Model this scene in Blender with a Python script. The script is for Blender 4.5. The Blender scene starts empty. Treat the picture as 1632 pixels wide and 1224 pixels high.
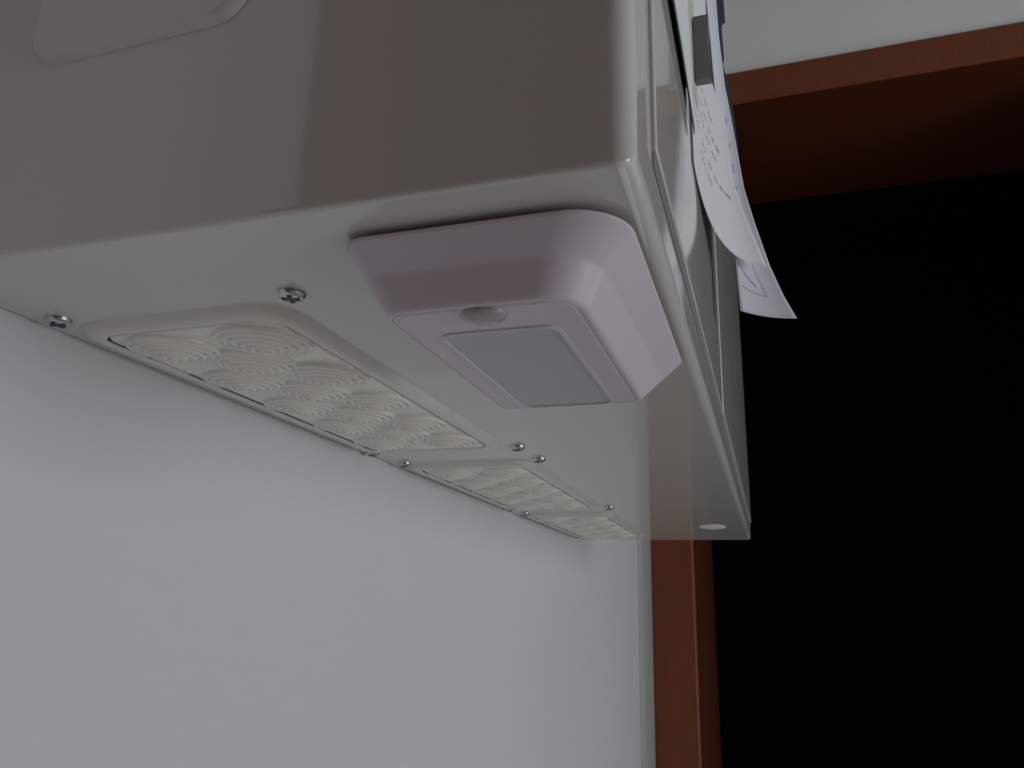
import bpy, bmesh, math, random
from mathutils import Vector, Matrix
random.seed(4)

# ------------------------------------------------------------------ units
# lengths below are written in decimetres around the photographer's eye;
# W() turns them into metres with the floor at z = 0
S = 0.1
EYE = 0.87
def W(x, y, z): return Vector((x * S, y * S, z * S + EYE))

scene = bpy.context.scene
col = scene.collection

# ------------------------------------------------------------------ camera
cam_data = bpy.data.cameras.new('camera')
cam_data.sensor_width = 36.0
cam_data.lens = 36.0 * 1227.456 / 1632.0
cam_data.clip_start = 0.01
cam = bpy.data.objects.new('camera', cam_data)
col.objects.link(cam)
right = Vector((0.9501476, 0.31053288, 0.0280869))
up = Vector((0.06174963, -0.27569983, 0.95925835))
fwd = Vector((-0.30562481, 0.90970266, 0.28113083))
m = Matrix((right, up, -fwd)).transposed().to_4x4()
m.translation = W(0, 0, 0)
cam.matrix_world = m
scene.camera = cam

# ------------------------------------------------------------------ light
world = bpy.data.worlds.new('overcast_sky')
scene.world = world
world.use_nodes = True
bg = world.node_tree.nodes['Background']
bg.inputs['Color'].default_value = (0.80, 0.90, 1.0, 1)
bg.inputs['Strength'].default_value = 0.6

WIN = dict(x=24.0, y0=-5.5, y1=10.5, z0=-8.2, z1=7.0)   # window opening in the right wall
ld = bpy.data.lights.new('window_daylight', 'AREA')
ld.shape = 'RECTANGLE'
ld.size = (WIN['y1'] - WIN['y0']) * S
ld.size_y = (WIN['z1'] - WIN['z0']) * S
ld.energy = 25.0
ld.color = (0.93, 0.97, 1.0)
lo = bpy.data.objects.new('window_daylight', ld)
col.objects.link(lo)
lo.location = W(WIN['x'] + 2.0, (WIN['y0'] + WIN['y1']) / 2, (WIN['z0'] + WIN['z1']) / 2)
lo.rotation_euler = Vector((-1, 0, 0)).to_track_quat('-Z', 'Z').to_euler()

scene.view_settings.view_transform = 'Standard'
scene.view_settings.look = 'None'
scene.view_settings.gamma = 1.0
scene.view_settings.use_curve_mapping = False
scene.view_settings.exposure = 0.0

# ------------------------------------------------------------------ materials
def material(name, color, rough=0.5, spec=0.5, metallic=0.0, ior=1.5, coat=0.0,
             noise=None, bump=None, sss=0.0, transl=0.0):
    mt = bpy.data.materials.new(name)
    mt.use_nodes = True
    nt = mt.node_tree
    b = nt.nodes['Principled BSDF']
    b.inputs['Base Color'].default_value = (*color, 1)
    b.inputs['Roughness'].default_value = rough
    b.inputs['Specular IOR Level'].default_value = spec
    b.inputs['Metallic'].default_value = metallic
    b.inputs['IOR'].default_value = ior
    b.inputs['Coat Weight'].default_value = coat
    b.inputs['Coat Roughness'].default_value = 0.04
    if sss:
        b.inputs['Subsurface Weight'].default_value = sss
        b.inputs['Subsurface Radius'].default_value = (0.004, 0.003, 0.002)
        b.inputs['Subsurface Scale'].default_value = 1.0
    tc = nt.nodes.new('ShaderNodeTexCoord')
    if noise:                                     # (scale, strength, stretch)
        sc, st, stretch = noise
        mp = nt.nodes.new('ShaderNodeMapping')
        mp.inputs['Scale'].default_value = stretch
        nt.links.new(tc.outputs['Object'], mp.inputs['Vector'])
        n = nt.nodes.new('ShaderNodeTexNoise')
        n.inputs['Scale'].default_value = sc
        n.inputs['Detail'].default_value = 5
        nt.links.new(mp.outputs['Vector'], n.inputs['Vector'])
        r = nt.nodes.new('ShaderNodeValToRGB')
        r.color_ramp.elements[0].position = 0.3
        r.color_ramp.elements[1].position = 0.7
        r.color_ramp.elements[0].color = (*[c * (1 - st) for c in color], 1)
        r.color_ramp.elements[1].color = (*[min(1, c * (1 + st)) for c in color], 1)
        nt.links.new(n.outputs['Fac'], r.inputs['Fac'])
        nt.links.new(r.outputs['Color'], b.inputs['Base Color'])
    if bump:                                      # (scale, strength, distance)
        n2 = nt.nodes.new('ShaderNodeTexNoise')
        n2.inputs['Scale'].default_value = bump[0]
        n2.inputs['Detail'].default_value = 3
        nt.links.new(tc.outputs['Object'], n2.inputs['Vector'])
        bp = nt.nodes.new('ShaderNodeBump')
        bp.inputs['Strength'].default_value = bump[1]
        bp.inputs['Distance'].default_value = bump[2]
        nt.links.new(n2.outputs['Fac'], bp.inputs['Height'])
        nt.links.new(bp.outputs['Normal'], b.inputs['Normal'])
    if transl:
        out = nt.nodes['Material Output']
        t = nt.nodes.new('ShaderNodeBsdfTranslucent')
        t.inputs['Color'].default_value = (*color, 1)
        mx = nt.nodes.new('ShaderNodeMixShader')
        mx.inputs['Fac'].default_value = transl
        nt.links.new(b.outputs['BSDF'], mx.inputs[1])
        nt.links.new(t.outputs['BSDF'], mx.inputs[2])
        nt.links.new(mx.outputs['Shader'], out.inputs['Surface'])
    return mt

def wall_material(name, color):
    mt = material(name, color, rough=0.8, spec=0.25)
    nt = mt.node_tree
    b = nt.nodes['Principled BSDF']
    tc = nt.nodes.new('ShaderNodeTexCoord')
    # roller-paint relief
    n = nt.nodes.new('ShaderNodeTexNoise'); n.inputs['Scale'].default_value = 130; n.inputs['Detail'].default_value = 4
    v = nt.nodes.new('ShaderNodeTexVoronoi'); v.inputs['Scale'].default_value = 62
    for k in (n, v): nt.links.new(tc.outputs['Object'], k.inputs['Vector'])
    # sparse pimples: only the centres of a few cells
    rm = nt.nodes.new('ShaderNodeValToRGB')
    rm.color_ramp.elements[0].position = 0.0;  rm.color_ramp.elements[0].color = (1, 1, 1, 1)
    rm.color_ramp.elements[1].position = 0.17; rm.color_ramp.elements[1].color = (0, 0, 0, 1)
    nt.links.new(v.outputs['Distance'], rm.inputs['Fac'])
    n3 = nt.nodes.new('ShaderNodeTexNoise'); n3.inputs['Scale'].default_value = 26
    nt.links.new(tc.outputs['Object'], n3.inputs['Vector'])
    r3 = nt.nodes.new('ShaderNodeValToRGB')
    r3.color_ramp.elements[0].position = 0.56; r3.color_ramp.elements[1].position = 0.66
    nt.links.new(n3.outputs['Fac'], r3.inputs['Fac'])
    mul = nt.nodes.new('ShaderNodeMath'); mul.operation = 'MULTIPLY'
    nt.links.new(rm.outputs['Color'], mul.inputs[0]); nt.links.new(r3.outputs['Color'], mul.inputs[1])
    add = nt.nodes.new('ShaderNodeMath'); add.operation = 'MULTIPLY_ADD'
    nt.links.new(n.outputs['Fac'], add.inputs[0]); add.inputs[1].default_value = 0.22
    nt.links.new(mul.outputs[0], add.inputs[2])
    bp = nt.nodes.new('ShaderNodeBump'); bp.inputs['Strength'].default_value = 0.6; bp.inputs['Distance'].default_value = 0.0012
    nt.links.new(add.outputs[0], bp.inputs['Height'])
    nt.links.new(bp.outputs['Normal'], b.inputs['Normal'])
    return mt

M = {}
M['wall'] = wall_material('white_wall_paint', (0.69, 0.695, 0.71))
M['wall_far'] = wall_material('lightened_wall_paint', (0.86, 0.87, 0.85))  # wall paint lightened in colour to make up for weaker light there
M['enamel'] = material('glossy_white_enamel', (0.64, 0.63, 0.60), rough=0.06, spec=0.7, ior=1.55, bump=(9, 0.03, 0.002))
M['ceiling'] = material('ceiling_paint', (0.75, 0.75, 0.74), rough=0.9)
M['floor'] = material('beige_floor', (0.62, 0.59, 0.53), rough=0.5, noise=(6, 0.12, (1, 1, 1)))
M['casing'] = material('reddish_brown_wood', (0.20, 0.052, 0.018), rough=0.45, spec=0.3, noise=(30, 0.08, (6, 6, 0.6)))
M['lining'] = material('dark_brown_lining', (0.085, 0.020, 0.008), rough=0.5, spec=0.3, noise=(30, 0.15, (6, 6, 0.6)))
M['dark'] = material('darkened_hall_paint', (0.008, 0.004, 0.004), rough=0.95, spec=0.1)
M['nl'] = material('lavender_white_plastic', (0.68, 0.61, 0.69), rough=0.32, spec=0.5)
M['nl_plate'] = material('lavender_white_plate', (0.66, 0.59, 0.655), rough=0.35, spec=0.5)
M['diffuser'] = material('frosted_grey_diffuser', (0.56, 0.57, 0.60), rough=0.6, spec=0.4)
M['sensor'] = material('frosted_sensor_lens', (0.40, 0.37, 0.40), rough=0.18, spec=0.7)
M['pad_shadow'] = material('shadow_gap_black', (0.03, 0.02, 0.02), rough=0.9)
M['gap_shade'] = material('grey_gap_shade', (0.20, 0.19, 0.19), rough=0.7)
M['lens'] = material('cream_ribbed_plastic', (0.86, 0.835, 0.765), rough=0.12, spec=0.9)
M['rim'] = material('cream_plastic_rim', (0.74, 0.715, 0.665), rough=0.3, spec=0.5)
M['gap'] = material('dark_gap', (0.12, 0.09, 0.06), rough=0.9)
M['steel'] = material('zinc_plated_steel', (0.55, 0.58, 0.62), rough=0.22, metallic=1.0)
M['slot'] = material('dark_recess', (0.03, 0.035, 0.04), rough=0.5)
M['paper'] = material('white_note_paper', (0.86, 0.87, 0.89), rough=0.8, spec=0.2, transl=0.12)
M['paper_blue'] = material('bluish_form_paper', (0.80, 0.81, 0.90), rough=0.8, spec=0.2, transl=0.12)
M['paper_cream'] = material('ivory_paper', (0.74, 0.72, 0.62), rough=0.8, spec=0.2, transl=0.2)
M['navy'] = material('dark_navy_card', (0.018, 0.02, 0.05), rough=0.5)
M['edge_shadow'] = material('edge_shadow_grey', (0.06, 0.05, 0.055), rough=0.8)
M['magnet'] = material('grey_magnet_coating', (0.21, 0.20, 0.20), rough=0.55)
M['black'] = material('black_magnet_core', (0.015, 0.015, 0.017), rough=0.5)
M['ink'] = material('grey_ink', (0.15, 0.15, 0.2), rough=0.8)
M['inkb'] = material('blue_ink', (0.30, 0.30, 0.46), rough=0.8)
M['pad'] = material('white_rubber_pad', (0.82, 0.80, 0.74), rough=0.7)
M['window'] = material('white_window_frame', (0.8, 0.8, 0.8), rough=0.4)

# ------------------------------------------------------------------ mesh helpers
def obj(name, bm, mat, parent=None, smooth=False, loc=None):
    me = bpy.data.meshes.new(name)
    bmesh.ops.recalc_face_normals(bm, faces=bm.faces[:])
    bm.to_mesh(me); bm.free()
    if smooth:
        for p in me.polygons: p.use_smooth = True
    me.materials.append(mat)
    o = bpy.data.objects.new(name, me)
    col.objects.link(o)
    if parent: o.parent = parent
    if loc is not None: o.location = loc
    return o

def smooth_by_angle(o, deg=35):
    me = o.data
    for p in me.polygons: p.use_smooth = True
    bm = bmesh.new(); bm.from_mesh(me)
    a = math.radians(deg)
    for e in bm.edges:
        if len(e.link_faces) == 2:
            e.smooth = e.calc_face_angle() < a
        else:
            e.smooth = False
    bm.to_mesh(me); bm.free()
    return o

def weighted(o):
    md = o.modifiers.new('face_weighted_normals', 'WEIGHTED_NORMAL')
    md.keep_sharp = True; md.weight = 100
    return o

def tag(o, label, cat, group=None):
    o['label'] = label; o['category'] = cat
    if group: o['group'] = group
    return o

def struct(o):
    o['kind'] = 'structure'
    return o

def empty(name, loc):
    e = bpy.data.objects.new(name, None)
    e.empty_display_size = 0.02
    col.objects.link(e)
    e.location = loc
    return e

def adopt(child, root):
    """parent to an Empty standing at root.location, keeping the world position"""
    child.parent = root
    child.location = Vector(child.location) - Vector(root.location)

def box_bm(bm, a, b):
    """box between two corners in decimetre coordinates"""
    p, q = W(*a), W(*b)
    vs = []
    for z in (p.z, q.z):
        for y in (p.y, q.y):
            for x in (p.x, q.x):
                vs.append(bm.verts.new((x, y, z)))
    f = [(0, 1, 3, 2), (4, 6, 7, 5), (0, 4, 5, 1), (2, 3, 7, 6), (0, 2, 6, 4), (1, 5, 7, 3)]
    return [bm.faces.new([vs[i] for i in k]) for k in f]

def box(name, a, b, mat, parent=None, bevel=0.0, seg=2, keep=None):
    bm = bmesh.new()
    box_bm(bm, a, b)
    if bevel:
        es = bm.edges[:]
        if keep: es = [e for e in es if keep(e)]
        bmesh.ops.bevel(bm, geom=es, offset=bevel * S, segments=seg, affect='EDGES', profile=0.5)
    o = obj(name, bm, mat)
    if bevel: weighted(smooth_by_angle(o, 50))
    if parent: adopt(o, parent)
    return o

def rrect(x0, x1, y0, y1, r, seg=6):
    rs = r if isinstance(r, (tuple, list)) else (r,) * 4      # corners: +x+y, -x+y, -x-y, +x-y
    rs = [min(q, (x1 - x0) / 2 - 1e-4, (y1 - y0) / 2 - 1e-4) for q in rs]
    pts = []
    for (cx, cy, a0), r in zip(((x1 - rs[0], y1 - rs[0], 0), (x0 + rs[1], y1 - rs[1], 90), (x0 + rs[2], y0 + rs[2], 180), (x1 - rs[3], y0 + rs[3], 270)), rs):
        for k in range(seg + 1):
            a = math.radians(a0 + 90 * k / seg)
            pts.append((cx + r * math.cos(a), cy + r * math.sin(a)))
    return pts

def loft(name, rings, mat, parent=None, cap=True, angle=30, place=None):
    """rings: lists of decimetre points of the same count"""
    bm = bmesh.new()
    rows = [[bm.verts.new(W(*p)) for p in r] for r in rings]
    n = len(rows[0])
    for a, b in zip(rows, rows[1:]):
        for i in range(n):
            j = (i + 1) % n
            bm.faces.new((a[i], a[j], b[j], b[i]))
    if cap:
        bm.faces.new(rows[-1])
        bm.faces.new(list(reversed(rows[0])))
    o = obj(name, bm, mat)
    weighted(smooth_by_angle(o, angle))
    if parent: adopt(o, parent)
    return o

def lathe_mesh(name, prof, seg, mat, angle=40):
    """prof: (radius, height) pairs, in decimetres, about local z"""
    bm = bmesh.new()
    rows = []
    for r, h in prof:
        if r < 1e-6:
            rows.append([bm.verts.new((0, 0, h * S))])
        else:
            rows.append([bm.verts.new((r * S * math.cos(2 * math.pi * k / seg), r * S * math.sin(2 * math.pi * k / seg), h * S)) for k in range(seg)])
    for a, b in zip(rows, rows[1:]):
        for k in range(seg):
            j = (k + 1) % seg
            if len(b) == 1: bm.faces.new((a[k], a[j], b[0]))
            elif len(a) == 1: bm.faces.new((a[0], b[j], b[k]))
            else: bm.faces.new((a[k], a[j], b[j], b[k]))
    o = obj(name, bm, mat)
    smooth_by_angle(o, angle)
    me = o.data
    bpy.data.objects.remove(o)
    return me

def inst(name, me, loc, parent=None, rot=(0, 0, 0), scale=(1, 1, 1)):
    o = bpy.data.objects.new(name, me)
    col.objects.link(o)
    o.location = loc
    o.rotation_euler = rot
    o.scale = scale
    if parent: adopt(o, parent)
    return o

# ------------------------------------------------------------------ room shell
XL, XR, YB, YF, ZF, ZC = -2.61, 24.0, -22.0, 16.2, -8.7, 16.3
TH = 4.7                                              # depth of the door reveal
DX0, DX1, DZ = -1.46, 7.60, 11.42                     # doorway in the far wall

struct(box('floor', (XL - 1, YB - 1, ZF - 1), (XR + 1, YF, ZF), M['floor']))
struct(box('ceiling', (XL - 1, YB - 1, ZC), (XR + 1, YF, ZC + 1), M['ceiling']))
struct(box('wall_left', (XL - 1, YB - 1, ZF), (XL, YF, ZC), M['wall']))
bm = bmesh.new()
box_bm(bm, (XL - 1, YF, ZF - 1), (DX0 - 0.15, YF + TH - 0.1, ZC + 1))
box_bm(bm, (DX1 + 0.15, YF, ZF - 1), (XR + 1, YF + TH - 0.1, ZC + 1))
box_bm(bm, (DX0 - 0.15, YF, DZ + 0.15), (DX1 + 0.15, YF + TH - 0.1, ZC + 1))
struct(obj('wall_far', bm, M['wall_far']))
struct(box('wall_back', (XL, YB - 1, ZF), (XR, YB, ZC), M['wall']))
bm = bmesh.new()
w = WIN
box_bm(bm, (XR, YB, ZF), (XR + 1.5, w['y0'], ZC))
box_bm(bm, (XR, w['y1'], ZF), (XR + 1.5, YF, ZC))
box_bm(bm, (XR, w['y0'], ZF), (XR + 1.5, w['y1'], w['z0']))
box_bm(bm, (XR, w['y0'], w['z1']), (XR + 1.5, w['y1'], ZC))
struct(obj('wall_right', bm, M['wall']))
# window in the right-hand wall (out of view, the daylight comes through it)
win = struct(empty('window_1', W(XR + 0.7, w['y0'], w['z0'])))
for a, b in (((XR + .5, w['y0'], w['z0']), (XR + 1.1, w['y0'] + .6, w['z1'])),
             ((XR + .5, w['y1'] - .6, w['z0']), (XR + 1.1, w['y1'], w['z1'])),
             ((XR + .5, w['y0'] + .6, w['z0']), (XR + 1.1, w['y1'] - .6, w['z0'] + .6)),
             ((XR + .5, w['y0'] + .6, w['z1'] - .6), (XR + 1.1, w['y1'] - .6, w['z1'])),
             ((XR + .5, .2, w['z0'] + .6), (XR + 1.1, .9, w['z1'] - .6))):
    box('window_bar', a, b, M['window'], win, bevel=0.08)

# hall beyond the doorway, its darkness painted in near-black
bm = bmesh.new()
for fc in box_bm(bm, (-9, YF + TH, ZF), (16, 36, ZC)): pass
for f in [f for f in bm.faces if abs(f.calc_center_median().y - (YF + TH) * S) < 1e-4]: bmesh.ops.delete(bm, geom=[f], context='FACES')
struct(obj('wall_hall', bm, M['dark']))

# doorway: casing, head and lining
door = struct(empty('door_1', W(DX0, YF, ZF)))
CW, CT = 0.86, 0.16
box('casing', (DX0 - CW, YF - CT, ZF), (DX0, YF, DZ), M['casing'], door, bevel=0.07, seg=3)
box('casing', (DX1, YF - CT, ZF), (DX1 + CW, YF, DZ), M['casing'], door, bevel=0.07, seg=3)
box('casing_head', (DX0 - CW, YF - CT, DZ), (DX1 + CW, YF, DZ + 0.84), M['casing'], door, bevel=0.07, seg=3)
box('lining', (DX0 - 0.15, YF - .02, ZF), (DX0 + 0.03, YF + TH, DZ + .15), M['lining'], door)
box('lining', (DX1 - 0.03, YF - .02, ZF), (DX1 + 0.15, YF + TH, DZ + .15), M['lining'], door)
box('lining_head', (DX0 + 0.03, YF - .02, DZ - 0.03), (DX1 - 0.03, YF + TH, DZ + 0.15), M['lining'], door)

# brown door in the left wall behind the viewer (unseen, added for its brown mirror image in the cabinet's side)
d2 = struct(empty('door_2', W(XL, -9.6, ZF)))
box('casing', (XL, -1.3, ZF), (XL + .16, -.42, 11.5), M['casing'], d2, bevel=.06)
box('casing', (XL, -10.4, ZF), (XL + .16, -9.5, 11.5), M['casing'], d2, bevel=.06)
box('casing_head', (XL, -10.4, 11.5), (XL + .16, -.42, 12.4), M['casing'], d2, bevel=.06)
leaf = box('door_leaf', (XL, -9.5, ZF + .05), (XL + .08, -1.3, 11.5), M['lining'], d2)
for z0, z1 in ((-7.6, -1.5), (0, 10.4)):
    box('door_field', (XL + .08, -8.4, z0), (XL + .13, -2.4, z1), M['lining'], d2, bevel=.04)

# tall brown wardrobe behind the viewer; added to cut bounce light and tint the cabinet's side
wr = tag(empty('wardrobe', W(-2.4, -15.5, ZF)), 'dark brown wardrobe behind the viewer, unseen, added to darken and tint the cabinet side', 'wardrobe')
box('carcass', (-2.4, -21.6, ZF), (15.0, -15.6, 13.2), M['lining'], wr, bevel=.06)
for k in range(3):
    x0 = -2.3 + k * 5.75
    wd = box('wardrobe_door', (x0, -15.6, ZF + .8), (x0 + 5.65, -15.4, 13.0), M['casing'], wr, bevel=.05)
    hx = x0 + (5.2 if k != 2 else .45)
    h = box('handle', (hx - .06, -15.4, 0), (hx + .06, -15.15, 1.6), M['steel'], None, bevel=.04)
    h.parent = wd; h.location = -Vector(wr.location) - Vector(wd.location)

# ------------------------------------------------------------------ the cabinet
CX0, CX1, CY0, CY1, CZ0, CZ1 = XL + 0.015, -0.242, 1.56, 11.12, 1.0, 11.0
cab = tag(empty('metal_cabinet', W(XL, CY0, CZ0)),
          'large glossy white metal cabinet hung on the wall, seen from below', 'cabinet')
body = box('body', (CX0, CY0, CZ0), (CX1, CY1, CZ1), M['enamel'], cab)
for p in body.data.polygons: p.use_smooth = True
bw = body.data.attributes.new('bevel_weight_edge', 'FLOAT', 'EDGE')
for e in body.data.edges:
    c = [body.data.vertices[i].co + body.location + cab.location for i in e.vertices]
    at = lambda k, v: all(abs(q[k] - v) < 1e-4 for q in c)
    fx, ny, bz = at(0, CX1 * S), at(1, CY0 * S), at(2, CZ0 * S + EYE)
    bw.data[e.index].value = 1.0 if (fx and ny) else 0.8 if (fx and bz) else 0.3 if (ny and bz) else 0.0 if at(0, CX0 * S) else 0.3
    if at(0, CX0 * S): e.use_edge_sharp = True
md = body.modifiers.new('rounded_folds', 'BEVEL')
md.limit_method = 'WEIGHT'; md.width = 0.06 * S; md.segments = 5; md.harden_normals = False
weighted(body)
# pressed panel on the side that faces the viewer
def side_ring(inset, out, r):
    return [(x, CY0 - out, z) for x, z in rrect(-2.27 + inset, -1.40 - inset, 1.69 + inset, 3.4 - inset, r, 6)]
p = loft('pressed_panel', [side_ring(0, -0.01, .12), side_ring(0, 0.0, .12), side_ring(.012, .020, .115), side_ring(.022, .028, .11), side_ring(.04, .031, .09)], M['enamel'], cab, angle=75)
p['label'] = 'raised pressed field on the cabinet side'
# front leaves, proud of the body, with a grey strip painting the shaded gap under them
FX = -0.228
for y0, y1, extra in ((1.87, 4.83, 0), (4.87, CY1 - .06, 0.004)):
    d = box('door_leaf', (CX1 - .004, y0, 1.225), (FX + extra, y1, CZ1 - .2), M['enamel'], cab, bevel=0.013, seg=3)
    box('gap_shade', (CX1 - .004, y0, 1.17), (CX1 + .004, y1, 1.22), M['gap_shade'], cab)
# small pale pad under the far end
pad_me = lathe_mesh('pad', [(0, 0), (.15, 0), (.15, -.006), (.13, -.010), (0, -.010)], 24, M['pad'])
pd = inst('rubber_pad', pad_me, W(-.63, 9.42, CZ0), cab, scale=(1, 1.5, 1))
pd['label'] = 'pale oval pad'

# ------------------------------------------------------------------ ribbed light covers
screw_me = lathe_mesh('screw_head', [(0, .0), (.048, 0), (.048, -.006), (.043, -.016), (.03, -.022), (.012, -.024), (0, -.024)], 20, M['steel'], 60)
bm = bmesh.new()
for a, b in ((.03, .008), (.008, .03)):
    for x, y, z in [(0, 0, 0)]:
        r = bmesh.ops.create_cube(bm, size=1.0)
        for v in r['verts']:
            v.co = Vector((v.co.x * 2 * a * S, v.co.y * 2 * b * S, v.co.z * .004 * S - .0235 * S))
slot_o = obj('cross_recess', bm, M['slot']); slot_me = slot_o.data; bpy.data.objects.remove(slot_o)

# one scallop of the cover: concentric ribs climbing to a rounded middle
prof = [(.185, .004), (.184, -.001)]
R0 = .184
for k in range(5):
    ro = R0 - k * .033
    h = -.002 - k * .0042
    prof += [(ro - .006, h - .0075), (ro - .014, h - .0105), (ro - .022, h - .0085), (ro - .030, h - .003)]
prof += [(.012, -.031), (0, -.032)]
prof = [(r * 1.07, h * 1.7) for r, h in prof]
scallop_me = lathe_mesh('scallop', prof, 26, M['lens'], 75)

def screw(x, y, rz, parent):
    s = inst('screw', screw_me, W(x, y, CZ0), parent, rot=(0, 0, rz))
    c = bpy.data.objects.new('cross_recess', slot_me); col.objects.link(c); c.parent = s
    s['label'] = 'shiny zinc screw with cross recess'
    return s

def light_cover(y0, label):
    L = 2.46
    x0, x1, y1 = -2.53, -1.545, y0 + L
    root = tag(empty('light_cover', W((x0 + x1) / 2, y0, CZ0)), label, 'lamp cover', 'ribbed light covers under the cabinet')
    def ring(ins, d, r): return [(x, y, CZ0 - d) for x, y in rrect(x0 + ins, x1 - ins, y0 + ins, y1 - ins, r, 5)]
    loft('rim', [ring(0, 0, .15), ring(.02, .02, .14), ring(.045, .032, .12), ring(.075, .032, .10), ring(.088, .026, .09), ring(.09, .002, .09), ring(.05, .0, .09)], M['rim'], root, cap=False, angle=50)
    loft('gap_strip', [ring(.088, .0, .09), ring(.088, .004, .09), ring(.102, .004, .08)], M['gap'], root, cap=False)  # dark brown strip paints the shade in the gap round the lens
    loft('lens_plate', [ring(.101, .0, .06), ring(.101, .022, .06), ring(.108, .027, .055)], M['lens'], root, angle=30)
    step = .46
    for cx, ph, n in ((-1.83, .30, 5), (-2.04, .53, 4), (-2.25, .30, 5)):
        for k in range(n):
            y = y0 + ph + k * step
            inst('scallop', scallop_me, W(cx, y, CZ0 - .016), root, rot=(math.radians(2.6), math.radians(2.0), 0))
    for ya, yb in ((y0 + .11, y0 + .36), (y0 + .60, y1 - .12)):
        box('gap_shade_bar', (x0 + .098, ya, CZ0 - .0285), (x0 + .110, yb, CZ0 - .012), M['slot'], root)  # near-black bar painting deeper shade into the wall-side lens gap
    for x, y in ((-1.475, y0 - .05), (-2.49, y0 - .05), (-1.495, y1 + .045), (-2.53, y1 + .05)):
        if y0 > 8 and x > -2: continue        # no screw head shows there
        screw(x, y, random.uniform(0, 1.5), root)
    return root
light_cover(2.09, 'ribbed cream light cover with screws, largest one, at the near end beside the night light')
light_cover(5.06, 'ribbed cream light cover in the middle of the row under the cabinet')
light_cover(8.02, 'ribbed cream light cover at the far end under the cabinet, smallest in view')

# ------------------------------------------------------------------ stick-on night light
nl = tag(empty('night_light', W(-.72, 2.44, CZ0)),
         'lavender white plastic sensor night light with sloping sides and grey panel under the cabinet', 'night light')
def nring(x0, x1, y0, y1, r, d): return [(x, y, CZ0 - d) for x, y in rrect(x0, x1, y0, y1, r, 10)]
loft('shadow_gap_pad', [nring(-1.07, -.34, 1.76, 3.01, .1, 0), nring(-1.07, -.34, 1.76, 3.01, .1, .03)], M['pad_shadow'], nl)  # near-black pad paints in the shadow gap behind the housing
B = (-1.110, -.292, 1.700, 3.060)          # outline at the base
T = (-1.012, -.437, 1.815, 2.910)          # outline of the flat face
D = .210
def mix(t, k, d):
    x0, x1, y0, y1 = [b + (q - b) * t for b, q in zip(B, T)]
    if t < .7 and d > .05: y1 = B[3] + (T[3] - B[3]) * (d - .03) / (D - .03)      # the far end slopes evenly
    if t < .7 and d > .05: x0 = B[0] + (T[0] - B[0]) * (d - .03) / (D - .03)
    pts = nring(x0, x1, y0, y1, (.07 * k, .07 * k, .09 * k, .17 * k), d)
    if t < .7 and d > .05:                   # the crease runs out towards the far right corner
        dx = B[1] + (T[1] - B[1]) * (d - .03) / (D - .03) - x1
        out = []
        for x, y, z in pts:
            q = max(0.0, min(1.0, (y - (y1 - .22)) / .20)) if x > (x0 + x1) / 2 + .1 else 0.0
            out.append((x + dx * q, y, z))
        pts = out
    return pts
# gently sloping flange, then a steeper wall up to the flat face
loft('housing', [mix(.04, 1, .018), mix(0, 1, .021), mix(0, 1, .028), mix(.025, 1, .033), mix(.58, .86, .104), mix(.62, .85, .110), mix(.65, .84, .118),
                 mix(.93, .74, .196), mix(.96, .73, .203), mix(1.0, .72, .208), mix(1.05, .70, D), mix(1.10, .68, D), mix(1.11, .675, D - .003), mix(1.13, .665, D - .003), mix(1.14, .66, D)],
     M['nl'], nl, angle=40)
fp = [T[0] + .020, T[1] - .022, T[2] + .020, T[3] - .022]
loft('face_plate', [nring(*fp, .07, D - .008), nring(*fp, .07, D - .001), nring(fp[0] + .004, fp[1] - .004, fp[2] + .004, fp[3] - .004, .066, D + .002)], M['nl_plate'], nl, angle=25)
df = (-.905, -.548, 2.010, 2.868)
loft('diffuser_frame', [nring(df[0] - .012, df[1] + .012, df[2] - .012, df[3] + .012, .05, D), nring(df[0] - .012, df[1] + .012, df[2] - .012, df[3] + .012, .05, D + .006), nring(*df, .045, D + .0085), nring(*df, .045, D + .002)], M['nl'], nl, cap=False)
loft('diffuser', [nring(*df, .045, D), nring(*df, .045, D + .003)], M['diffuser'], nl)['label'] = 'frosted grey light panel'
sens_me = lathe_mesh('sensor_dome', [(.068, 0), (.067, -.005), (.058, -.013), (.04, -.02), (.02, -.0235), (0, -.0245)], 28, M['sensor'], 80)
s = inst('sensor_dome', sens_me, W(-.722, 1.883, CZ0 - D - .001), nl, scale=(1, .85, 1))
s['label'] = 'small frosted motion sensor lens'

# ------------------------------------------------------------------ papers and magnets on the front
def lerp_table(tab, z):
    """tab: rows (z, a, b, ...) with falling z"""
    if z >= tab[0][0]: return tab[0][1:]
    for r0, r1 in zip(tab, tab[1:]):
        if r1[0] <= z <= r0[0]:
            t = (r0[0] - z) / (r0[0] - r1[0])
            return [a + (b - a) * t for a, b in zip(r0[1:], r1[1:])]
    return tab[-1][1:]

def sheet(name, surf, nu, nv, mat, thick=0.0016):
    bm = bmesh.new()
    g = [[bm.verts.new(W(*surf(i / nu, j / nv))) for i in range(nu + 1)] for j in range(nv + 1)]
    for j in range(nv):
        for i in range(nu):
            bm.faces.new((g[j][i], g[j][i + 1], g[j + 1][i + 1], g[j + 1][i]))
    o = obj(name, bm, mat, smooth=True)
    md = o.modifiers.new('thickness', 'SOLIDIFY'); md.thickness = thick * S; md.offset = 0
    return o

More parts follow.
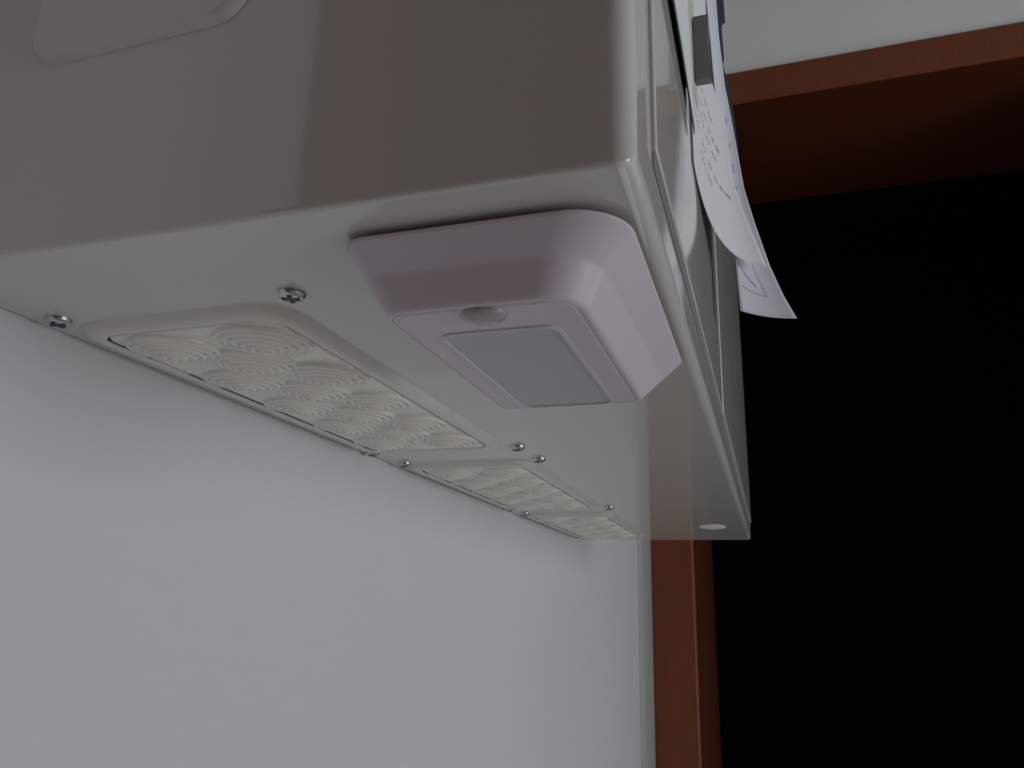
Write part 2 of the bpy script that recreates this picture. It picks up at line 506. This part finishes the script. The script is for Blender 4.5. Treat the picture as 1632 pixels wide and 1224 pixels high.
def ribbon(name, surf, lines, width, mat, parent, off=.0022):
    """pen strokes that follow the sheet; lines: polylines in (u, v)"""
    bm = bmesh.new()
    def P(u, v):
        p = Vector(surf(u, v)); e = 1e-3
        du = Vector(surf(u + e, v)) - p; dv = Vector(surf(u, v + e)) - p
        n = du.cross(dv); n.normalize()
        if n.dot(Vector((1, -.4, 0))) < 0: n = -n
        return p + n * off, n
    for ln in lines:
        pts = [P(u, v) for u, v in ln]
        prev = None
        for k, (p, n) in enumerate(pts):
            q = pts[min(k + 1, len(pts) - 1)][0] - pts[max(k - 1, 0)][0]
            s = q.cross(n); s.normalize()
            a, b = bm.verts.new(W(*(p + s * width / 2))), bm.verts.new(W(*(p - s * width / 2)))
            if prev: bm.faces.new((prev[0], a, b, prev[1]))
            prev = (a, b)
    o = obj(name, bm, mat)
    o.parent = parent
    return o

# long handwritten note: near edge flat on the door, far edge curling away from it
N1_TOP, N1_BOT = 3.9, 1.965
N1_FAR = [(3.92, -.178, 4.20), (3.62, -.183, 4.25), (3.31, -.184, 4.3), (3.107, -.127, 4.35), (2.989, -.114, 4.35), (2.879, -.104, 4.35), (2.668, -.092, 4.35),
          (2.486, -.068, 4.35), (2.275, -.014, 4.35), (1.961, .083, 4.37)]
def bez(p0, p1, p2, t):
    return [a * (1 - t) ** 2 + 2 * b * t * (1 - t) + c * t * t for a, b, c in zip(p0, p1, p2)]
def n1(u, v):
    z = N1_TOP + (N1_BOT - N1_TOP) * v
    fx, fy = lerp_table(N1_FAR, z)
    x, y = bez((-.2225, 3.15), (-.222, 4.22), (fx, fy), u)
    return (x, y, z)
note1 = sheet('paper_note', n1, 24, 40, M['paper'])
tag(note1, 'white handwritten note held under the grey magnet, front of the papers', 'paper')
random.seed(11)
lines = []
for v0, u0, u1 in ((.56, .22, .62), (.63, .12, .70), (.69, .18, .58), (.78, .10, .74), (.84, .2, .45)):
    u = u0
    while u < u1:
        wlen = random.uniform(.04, .12); ln = []
        n = 9
        for k in range(n + 1):
            ln.append((u + wlen * k / n, v0 + .011 * math.sin(k * 2.3 + u * 40) * random.uniform(.4, 1)))
        lines.append(ln); u += wlen + random.uniform(.03, .06)
ribbon('handwriting', n1, lines, .0065, M['ink'], note1)

# longer printed form behind it, its foot swinging out from the door
N2_TOP, N2_BOT = 4.1, 1.677
N2_FAR = [(4.05, -.122, 4.5), (3.73, -.116, 4.5), (3.475, -.103, 4.5), (3.352, -.097, 4.5), (3.155, -.075, 4.5), (2.847, -.044, 4.5), (2.573, -.017, 4.5), (2.346, .028, 4.5), (2.029, .102, 4.5), (1.834, .165, 4.5), (1.676, .231, 4.5)]
N2_NEAR = [(4.05, -.185, 4.3), (3.52, -.165, 4.3), (3.28, -.158, 4.3), (3.07, -.15, 4.32), (2.47, -.13, 4.34), (2.015, -.09, 4.3), (1.679, -.079, 4.3)]
def n2(u, v):
    z = N2_TOP + (N2_BOT - N2_TOP) * v
    fx, fy = lerp_table(N2_FAR, z); nx, ny = lerp_table(N2_NEAR, z)
    mx, my = (fx + nx) / 2 - .01, (fy + ny) / 2 + .07
    x, y = bez((nx, ny), (mx, my), (fx, fy), u)
    return (x, y, z)
note2 = sheet('paper_form', n2, 14, 48, M['paper_blue'])
tag(note2, 'bluish printed form hanging lowest, its foot curling away from the cabinet', 'paper')
fr = [[(.08, .93), (.3, .94), (.62, .945)], [(.62, .945), (.55, .90), (.48, .86)]]
tx = [[(.05 + .035 * k, .873 + .0045 * k + .0022 * math.sin(k * 2.6)) for k in range(12)]]
ribbon('printed_frame', n2, fr, .0030, M['inkb'], note2)
ribbon('printed_text', n2, tx, .0075, M['inkb'], note2)
ribbon('margin_writing', n2, [[(.62 + .02 * math.sin(k * 2.1 + j), v0 + .008 * k) for k in range(n)] for j, (v0, n) in enumerate(((.42, 4), (.50, 3), (.565, 4), (.63, 2)))], .009, M['inkb'], note2)

# flat sheet on the near leaf, ending in a straight lower edge
def n3(u, v):
    z = 4.6 + (2.10 - 4.6) * v
    lift = .012 * v * v
    return (-.2205 + lift + .004 * math.sin(u * 3.1), 1.98 + 1.14 * u, z)
note3 = sheet('paper_sheet', n3, 10, 12, M['paper'])
tag(note3, 'plain white sheet lying flat on the near door leaf, left of the magnet', 'paper')
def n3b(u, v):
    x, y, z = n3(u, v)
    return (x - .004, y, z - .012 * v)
sheet('edge_shadow_sheet', n3b, 10, 12, M['edge_shadow'], thick=.003).parent = note3  # dark sheet standing in for the shadow line below the paper's edge
def n4(u, v):
    z = 4.5 + (2.32 - 4.5) * v
    return (-.2150 + .014 * u * u, 2.98 + .30 * u, z)
note4 = sheet('paper_strip', n4, 6, 10, M['paper_cream'])
tag(note4, 'narrow ivory paper strip between the flat sheet and the magnet', 'paper')
NV = [(4.9, -.10, 5.0), (4.474, -.082, 5.0), (4.255, -.080, 5.0), (4.24, -.108, 5.0), (3.942, -.103, 5.0), (3.9, -.115, 5.0), (3.76, -.092, 5.0), (3.72, -.082, 5.0), (3.476, -.058, 5.0), (3.187, -.042, 5.0), (3.0, -.05, 5.0)]
def n5(u, v):
    z = 4.9 + (3.0 - 4.9) * v
    fx, fy = lerp_table(NV, z)
    x, y = bez((-.219, 4.3), (-.21, 4.95), (fx, fy), u)
    return (x, y, z)
note5 = sheet('dark_card', n5, 10, 60, M['navy'], thick=.004)
tag(note5, 'dark navy card peeking out behind the white papers', 'card')

# grey bar magnet on the note
mg = tag(empty('bar_magnet', W(-.2, 3.2, 2.4)), 'grey rectangular bar magnet pinning the handwritten note', 'magnet')
def slab(name, x0, x1, y0, y1, z0, z1, mat, bend=0.0):
    bm = bmesh.new()
    n = 8
    rows = []
    for k in range(n + 1):
        t = k / n; z = z0 + (z1 - z0) * t
        dx = bend * (2 * t - 1) ** 2
        rows.append([bm.verts.new(W(x + dx, y, z)) for x, y in ((x0, y0), (x1, y0), (x1, y1), (x0, y1))])
    for a, b in zip(rows, rows[1:]):
        for i in range(4): bm.faces.new((a[i], a[(i + 1) % 4], b[(i + 1) % 4], b[i]))
    bm.faces.new(rows[0]); bm.faces.new(rows[-1])
    bmesh.ops.bevel(bm, geom=[e for e in bm.edges if len(e.link_faces) == 2 and e.calc_face_angle(0) > 1], offset=.004 * S, segments=2, affect='EDGES')
    o = obj(name, bm, mat); smooth_by_angle(o, 40); adopt(o, mg); return o
slab('magnet_body', -.207, -.134, 3.20, 3.25, 2.44, 2.80, M['magnet'], bend=.006)
slab('magnet_core', -.2195, -.2075, 3.205, 3.25, 2.44, 2.62, M['black'], bend=.002)
